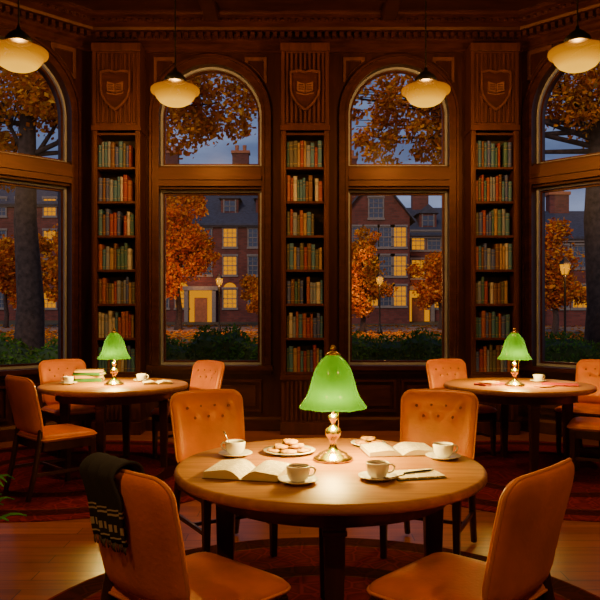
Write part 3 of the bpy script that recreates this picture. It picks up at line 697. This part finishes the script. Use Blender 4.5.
def building(cx,cy,w,d,eave,ridge,rz,wins,label,gable=False,chim=(),door=None,dorm=()):
    z0=gz(cy)-.1; R=root('brick_building',label,'building',(cx,cy,0),rz)
    b=MB(); b.box(-w/2,w/2,0,d,z0,eave); 
    if gable: b.add([(-w/2,0,eave),(w/2,0,eave),(0,0,ridge),(-w/2,d,eave),(w/2,d,eave),(0,d,ridge)],[(0,1,2),(5,4,3)])
    else: b.add([(-w/2,0,eave),(-w/2,d,eave),(-w/2,d/2,ridge),(w/2,0,eave),(w/2,d,eave),(w/2,d/2,ridge)],[(0,1,2),(5,4,3)])
    b.obj('walls',[M['brick']],R)
    b=MB(); e=.3
    if gable:
        sl=(ridge-eave)/(w/2)
        for sg in (-1,1):
            xx=sg*(w/2+e); b.add([(0,-e,ridge+.12),(0,d+e,ridge+.12),(xx,d+e,eave-e*sl+.12),(xx,-e,eave-e*sl+.12),(0,-e,ridge),(0,d+e,ridge),(xx,d+e,eave-e*sl),(xx,-e,eave-e*sl)],[(0,1,2,3),(4,7,6,5),(0,3,7,4),(2,6,7,3),(1,5,6,2)])
    else:
        sl=(ridge-eave)/(d/2)
        for sg in (-1,1):
            yy=d/2+sg*(d/2+e); b.add([(-w/2-e,d/2,ridge+.12),(w/2+e,d/2,ridge+.12),(w/2+e,yy,eave-e*sl+.12),(-w/2-e,yy,eave-e*sl+.12),(-w/2-e,d/2,ridge),(w/2+e,d/2,ridge),(w/2+e,yy,eave-e*sl),(-w/2-e,yy,eave-e*sl)],[(0,1,2,3),(4,7,6,5),(2,6,7,3),(1,5,6,2),(0,3,7,4)])
    b.obj('roof',[M['slate']],R)
    if not gable: MB().box(-w/2-.1,w/2+.1,-.15,0,eave-.3,eave-.08).obj('cornice',[M['stone']],R)
    for x,z_,lit,ar in wins:
        o=bpy.data.objects.new('window',WM[(lit,ar)]); COL.objects.link(o); o.parent=R; o.location=(x,-.02,z_)
    for x,y,zt in chim:
        b=MB(); b.box(x-.55,x+.55,y-.35,y+.35,eave,zt); b.box(x-.63,x+.63,y-.42,y+.42,zt,zt+.18,1)
        for k in (-.26,.26): b.lathe([(.12,zt+.18),(.14,zt+.6),(0,zt+.6)],10,1,Matrix.Translation((x+k,y,0)))
        b.obj('chimney',[M['brick'],M['terra']],R)
    for x,z_ in dorm:
        yb=(z_-eave)/((ridge-eave)/(d/2)); b=MB(); b.box(x-.55,x+.55,yb,yb+1.5,z_,z_+1.05,0)
        b.add([(x-.7,yb-.15,z_+1.0),(x+.7,yb-.15,z_+1.0),(x,yb-.15,z_+1.6),(x-.7,yb+2.2,z_+1.0),(x+.7,yb+2.2,z_+1.0),(x,yb+2.2,z_+1.6)],[(0,1,2),(0,2,5,3),(1,4,5,2)],1)
        b.box(x-.33,x+.33,yb-.03,yb,z_+.2,z_+.85,2); b.box(x-.02,x+.02,yb-.05,yb,z_+.15,z_+.9,3); b.box(x-.4,x+.4,yb-.05,yb,z_+.5,z_+.54,3)
        for s_ in (-.37,.37): b.box(x+s_-.04,x+s_+.04,yb-.06,yb,z_+.1,z_+.95,3)
        b.obj('dormer',[M['brick'],M['slate'],M['darkwin'],M['stone']],R)
    if door is not None:
        zb=gz(cy); D=MB(); D.box(door-.4,door+.4,-.05,0,zb,zb+1.5,0); D.box(door-.5,door+.5,-.06,0,zb+1.5,zb+1.8,1)
        for s_ in (-.85,.85): D.box(door+s_-.12,door+s_+.12,-.5,-.25,zb,zb+1.95,2)
        D.box(door-1.1,door+1.1,-.55,0,zb+1.95,zb+2.2,2); D.box(door-.72,door+.72,-.03,0,zb,zb+1.95,1)
        D.obj('door',[M['terra'],M['litwin'],M['stone']],R)
        l=bpy.data.lights.new('porch_light','POINT'); l.energy=40; l.color=(1,.42,.1); l.shadow_soft_size=.1
        lo=bpy.data.objects.new('porch_light',l); COL.objects.link(lo); lo.parent=R; lo.location=(door,-1.2,zb+2.6)
    return R
k=45/725
w=[]
for i,px in enumerate((162,182,205,230,255,278)):
    X=(px-222)*k
    w.append((X,1.4+(311-247)*k,1 if px in(230,) else 0,0)); w.append((X,1.4+(311-275)*k,1 if px in (230,) else 0,0))
    if px!=205: w.append((X,1.4+(311-308)*k,1 if px in (182,230) else 0,1))
building((222-300)*k,45,9.5,9,6.9,10.2,0,w,'long red brick hall with slate roof, dormers and lit windows',chim=((-4.0,4.5,12.1),(.8,4.5,12.1)),door=(201-222)*k,dorm=((-2.9,7.5),(.4,7.5),(2.6,7.5)))
k=42/725; w=[]
for px in (355,371,386,399):
    X=(px-376)*k
    w.append((X,1.4+(311-247)*k,1 if px==399 else 0,0)); w.append((X,1.4+(311-276)*k,1 if px in(399,371) else 0,0)); w.append((X,1.4+(311-306)*k,1 if px!=386 else 0,0))
w.append((0,1.4+(311-218)*k,0,1))
building((376-300)*k,42,3.9,8,6.9,9.3,.0,w,'gabled red brick hall with lit windows and entrance',gable=True,chim=((-1.3,5,11.2),))
k=46/725; w=[]
for px in (411,427,443,459,475):
    X=(px+5-447)*k; w.append((X,1.4+(311-250)*k,1 if px in (411,) else 0,0)); w.append((X,1.4+(311-278)*k,1 if px in (411,427) else 0,0)); 
    if px!=411: w.append((X,1.4+(311-308)*k,1 if px in(427,) else 0,0))
building((449-300)*k,46,4.9,8,6.3,8.4,0,w,'red brick wing with slate roof beside gabled hall',chim=((-1.2,4,9.6),),door=(416-447)*k,dorm=((-1.2,6.7),(1.4,6.7)))
k=48/725; w=[]
for px in (-25,0,22,50,68):
    X=(px-20)*k
    for yy,l in ((216,0),(248,px==50),(278,0),(308,px==50)): w.append((X,1.4+(311-yy)*k,1 if l or (yy==216 and px==50) else 0,0))
building((20-300)*k,48,8.4,9,8.6,11.4,0,w,'red brick hall partly hidden by a large tree trunk',chim=((2.6,4,12.9),))
k=38/725; w=[]
for px in (560,580,602,624):
    X=(px-600)*k; w.append((X,1.4+(311-268)*k,0,0)); w.append((X,1.4+(311-308)*k,1 if px==580 else 0,0))
building((600-300)*k,38,5.6,7,5.3,7.0,0,w,'low red brick house with lit window behind street lamp',chim=((-1.0,3.5,8.0),))
def street_lamp(x,y,top,label,power):
    z0=gz(y); h=top-z0; R=root('street_lamp',label,'street lamp',(x,y,z0),0,'black street lamps'); s=h/3.0
    MB().lathe([(0,0),(.14*s,0),(.14*s,.15*s),(.07*s,.3*s),(.04*s,.5*s),(.035*s,2.3*s),(.07*s,2.36*s),(.05*s,2.42*s),(0,2.42*s)],14).obj('post',[M['blackm']],R)
    MB().lathe([(0,2.42*s),(.11*s,2.42*s),(.18*s,2.75*s),(0,2.75*s)],6,sm=False).obj('lantern_glass',[M['lant']],R)
    b=MB(); b.lathe([(.21*s,2.74*s),(.20*s,2.78*s),(.06*s,2.93*s),(.03*s,3.0*s),(0,3.02*s)],6,sm=False)
    for i in range(6):
        a=i*pi/3; b.tube([(.11*s*math.cos(a),.11*s*math.sin(a),2.42*s),(.185*s*math.cos(a),.185*s*math.sin(a),2.76*s)],.009*s,4)
    b.obj('lantern_cap',[M['blackm']],R)
    l=bpy.data.lights.new('street_light','POINT'); l.energy=power; l.color=(1,.42,.1); l.shadow_soft_size=.1
    lo=bpy.data.objects.new('street_light',l); COL.objects.link(lo); lo.parent=R; lo.location=(0,-.45*s,2.6*s)
M['lant']=emit('lantern_glow',(1,.38,.0),1.1)
street_lamp(-3.45,31,3.0,'black lantern street lamp glowing in front of brick hall',300)
street_lamp(3.3,30,3.0,'black lantern street lamp glowing by the gabled hall',300)
street_lamp(8.04,22,3.05,'black lantern street lamp glowing near trees',180)
street_lamp(-7.6,30,3.1,'black lantern street lamp glowing on the lawn',220)
def leaves(b,cx,cy,cz,rx,ry,rz_,n,s):
    for _ in range(n):
        while True:
            p=Vector((random.uniform(-1,1),random.uniform(-1,1),random.uniform(-1,1)))
            if .3<p.length<1: break
        if random.random()<.25: p*=1.35
        c=Vector((cx+p.x*rx,cy+p.y*ry,cz+p.z*rz_)); u=Vector((random.gauss(0,1),random.gauss(0,1),random.gauss(0,1))).normalized(); w=u.orthogonal().normalized()
        l=s*random.uniform(.6,1.2)
        b.add([c-u*l*.5,c+w*l*.36,c+u*l*.5,c-w*l*.36],[(0,1,2,3)])
def tree(x,y,h,tr,blobs,label,nl,ls,leafm='leafo',lean=(0,0),name='autumn_tree',wild=0,bf=.4):
    z0=gz(y)-.05; R=root(name,label,'tree',(x,y,z0))
    b=MB(); top=Vector((lean[0],lean[1],h)); 
    pts=[(0,0,0),(.0,.0,.25),(lean[0]*.2+.05,0,h*.3),(lean[0]*.5-.05,0,h*.6),tuple(top)]
    b.tube(pts,[tr*1.5,tr*1.08,tr*.9,tr*.75,tr*.5],12)
    for bx,by,bz,r in blobs:
        s=Vector(pts[3]).lerp(top,.4+.6*random.random()); e=Vector((bx,by,bz)); m=s.lerp(e,.5)+Vector((0,0,-.1*r))
        b.tube([s,m,e],[tr*bf,tr*bf*.6,tr*.06],7)
        for _ in range(5):
            d=Vector((random.uniform(-1,1),random.uniform(-1,1),random.uniform(-.7,.8)))*r; b.tube([m,m.lerp(e+d,.6)+Vector((0,0,.1)),e+d],[tr*bf*.35,tr*bf*.2,tr*.02],5)
    b.obj('trunk',[M['bark']],R)
    if wild:
        nb=[]
        for bx,by,bz,r in blobs:
            for _ in range(wild):
                d=Vector((random.gauss(0,1),random.gauss(0,1),random.gauss(0,1))).normalized()*r*random.uniform(.55,1.2)
                nb.append((bx+d.x,by+d.y,max(.6,bz+d.z*.9),r*random.uniform(.22,.5)))
        blobs=[(a,c_,d_,r*.75) for a,c_,d_,r in blobs]+nb
    b=MB(); tot=sum(r**2 for *_,r in blobs)
    for bx,by,bz,r in blobs: leaves(b,bx,by,bz,r,r,r*.8,int(nl*r*r/tot),ls)
    o=b.obj('foliage',[M[leafm]],R); o['kind']='stuff'
tree(-4.95,13.2,5.0,.27,[(-.6,0,5.6,1.5),(.9,.3,5.9,1.5),(2.4,.2,5.6,1.2),(3.4,.5,5.3,1.0),(-2.2,0,5.3,1.2),(1.6,.5,4.6,.8),(-.8,.5,4.3,.8)],'large autumn tree with a thick dark trunk near the windows',23000,.115,wild=5,bf=.2)
tree(5.35,13.0,5.0,.27,[(.3,0,5.6,1.5),(-1.0,.3,5.9,1.3),(-2.2,.2,5.5,1.2),(-3.3,.4,5.4,1.1),(1.2,0,5.2,1.2),(-3.9,.5,4.6,.6),(-2.6,.3,4.4,.7),(-4.6,.6,5.4,.5)],'large autumn tree overhanging the arched windows',23000,.115,wild=5,bf=.2)
tree(-5.7,34,3.2,.16,[(0,0,4.4,1.5),(-.9,0,3.4,1.3),(.9,0,3.6,1.0),(0,-.3,5.5,1.1),(-.7,-.5,2.4,1.2)],'orange autumn tree in front of the long brick hall',12000,.19,wild=6,leafm='leafr')
tree(2.75,32,2.2,.12,[(0,0,2.9,1.1),(-.4,0,2.0,1.0),(.3,0,1.9,.8),(.1,0,3.9,.6),(-.3,-.2,1.3,.8)],'slim orange autumn tree by the gabled hall',7000,.17,wild=6)
tree(6.6,34,2.4,.12,[(0,0,2.8,1.2),(-.4,0,1.9,.9),(.4,0,2.0,1.0)],'small orange autumn tree near the brick wing',7000,.17,wild=6,leafm='leafr')
tree(10.2,29,2.6,.13,[(0,0,3.0,1.2),(-.4,0,2.1,1.1),(.5,0,1.9,.9),(.1,0,4.2,.7)],'orange autumn tree beside the lantern',7500,.17,wild=6,leafm='leafr')
tree(-1.9,36,1.6,.09,[(0,0,2.0,1.0),(.2,0,1.3,.8)],'small orange autumn tree on the lawn',4000,.17,wild=4)
tree(-10.2,33,3.0,.15,[(0,0,4.0,1.4),(-.6,0,2.8,1.2),(.7,0,2.6,1.2)],'orange autumn tree beside the brick hall',8000,.19,wild=5)
tree(-14.6,36,2.4,.12,[(0,0,3.2,1.6),(.7,0,2.2,1.2)],'orange autumn tree near the far hall',6000,.2,wild=5,leafm='leafr')
def hedge(cx,cy,w,h,d,label,rz=0):
    R=root('hedge',label,'hedge',(cx,cy,gz(cy)-.03),rz); b=MB(); nx=int(w/.25); v=[];f=[]
    prof=[(-.5,0),(-.52,.5),(-.42,.9),(0,1.0),(.42,.9),(.52,.5),(.5,0)]
    hs=[h*(1+.12*math.sin(i*1.3)+random.uniform(-.1,.1)) for i in range(nx+1)]
    for i in range(nx+1):
        for a,c in prof: v.append((-w/2+w*i/nx,a*d*.8,c*hs[i]*.93))
    for i in range(nx):
        for j in range(6): f.append((i*7+j,i*7+j+1,i*7+8+j,i*7+7+j))
    f+=[tuple(range(7)),tuple(nx*7+j for j in range(6,-1,-1))]
    b.add(v,f); b.obj('hedge_body',[M['hedge']],R)
    b=MB()
    for _ in range(int(w*1900)):
        t=random.random()*nx; i=int(t); hh=hs[i]*(1-t+i)+hs[min(nx,i+1)]*(t-i); an=random.uniform(-.1,1.05)*pi*.9
        x=-w/2+w*t/nx; yy=-math.cos(an)*d*.5; zz=max(.03,(math.sin(max(0,min(pi,an)))**.5 if 0<an<pi else 0)*hh*random.uniform(.75,1.05)) if random.random()<.7 else random.uniform(.05,.9)*hh
        c=Vector((x,yy,zz)); u=Vector((random.gauss(0,1),random.gauss(0,1),random.gauss(0,1))).normalized(); q_=u.orthogonal().normalized(); l=random.uniform(.05,.09)
        b.add([c-u*l*.5,c+q_*l*.3,c+u*l*.5,c-q_*l*.3],[(0,1,2,3)])
    o=b.obj('hedge_leaves',[M['leafg']],R); o['kind']='stuff'
hedge(-1.6,12,2.6,1.0,1.0,'clipped green hedge outside the arched window')
hedge(1.75,12,2.6,1.0,1.0,'clipped green hedge outside the arched window')
hedge(-5.6,11.6,4.2,.9,1.0,'green hedge at the foot of the big tree',.15)
hedge(5.8,11.6,4.0,.95,1.0,'green hedge outside the angled bay window',-.15)
# ------------------------------------------------------------ world & sun
W=bpy.data.worlds.new('dusk'); S.world=W; W.use_nodes=True; nt=W.node_tree; nt.nodes.clear()
out=N(nt,'ShaderNodeOutputWorld'); bg=N(nt,'ShaderNodeBackground'); tc=N(nt,'ShaderNodeTexCoord'); sx=N(nt,'ShaderNodeSeparateXYZ')
nt.links.new(tc.outputs['Generated'],sx.inputs[0])
n_=N(nt,'ShaderNodeTexNoise',Scale=4.0,Detail=6.0); mp=N(nt,'ShaderNodeMapping'); mp.inputs['Scale'].default_value=(1,1,4); nt.links.new(tc.outputs['Generated'],mp.inputs[0]); nt.links.new(mp.outputs[0],n_.inputs['Vector'])
r=ramp(nt,[(0,(.19,.20,.27)),(.1,(.15,.19,.30)),(.3,(.085,.125,.23)),(1,(.05,.08,.17))]); nt.links.new(sx.outputs['Z'],r.inputs[0])
r2=ramp(nt,[(.38,(.6,.62,.7)),(.62,(1.4,1.35,1.3))]); nt.links.new(n_.outputs['Fac'],r2.inputs[0])
mx=N(nt,'ShaderNodeMixRGB',blend_type='MULTIPLY'); mx.inputs[0].default_value=1; nt.links.new(r.outputs[0],mx.inputs[1]); nt.links.new(r2.outputs[0],mx.inputs[2])
nt.links.new(mx.outputs[0],bg.inputs[0]); bg.inputs[1].default_value=1.5; nt.links.new(bg.outputs[0],out.inputs[0])
sl=bpy.data.lights.new('dusk_sun','SUN'); sl.energy=1.4; sl.color=(1,.74,.56); sl.angle=.3
so_=bpy.data.objects.new('dusk_sun',sl); COL.objects.link(so_); so_.rotation_euler=Vector((.35,1,-.62)).to_track_quat('-Z','Y').to_euler()
# ------------------------------------------------------------ camera
cam=bpy.data.cameras.new('camera'); cam.lens=43.5; cam.sensor_width=36; cam.shift_y=11/600
co=bpy.data.objects.new('camera',cam); COL.objects.link(co); co.location=(0,0,1.4); co.rotation_euler=(pi/2,0,0); S.camera=co
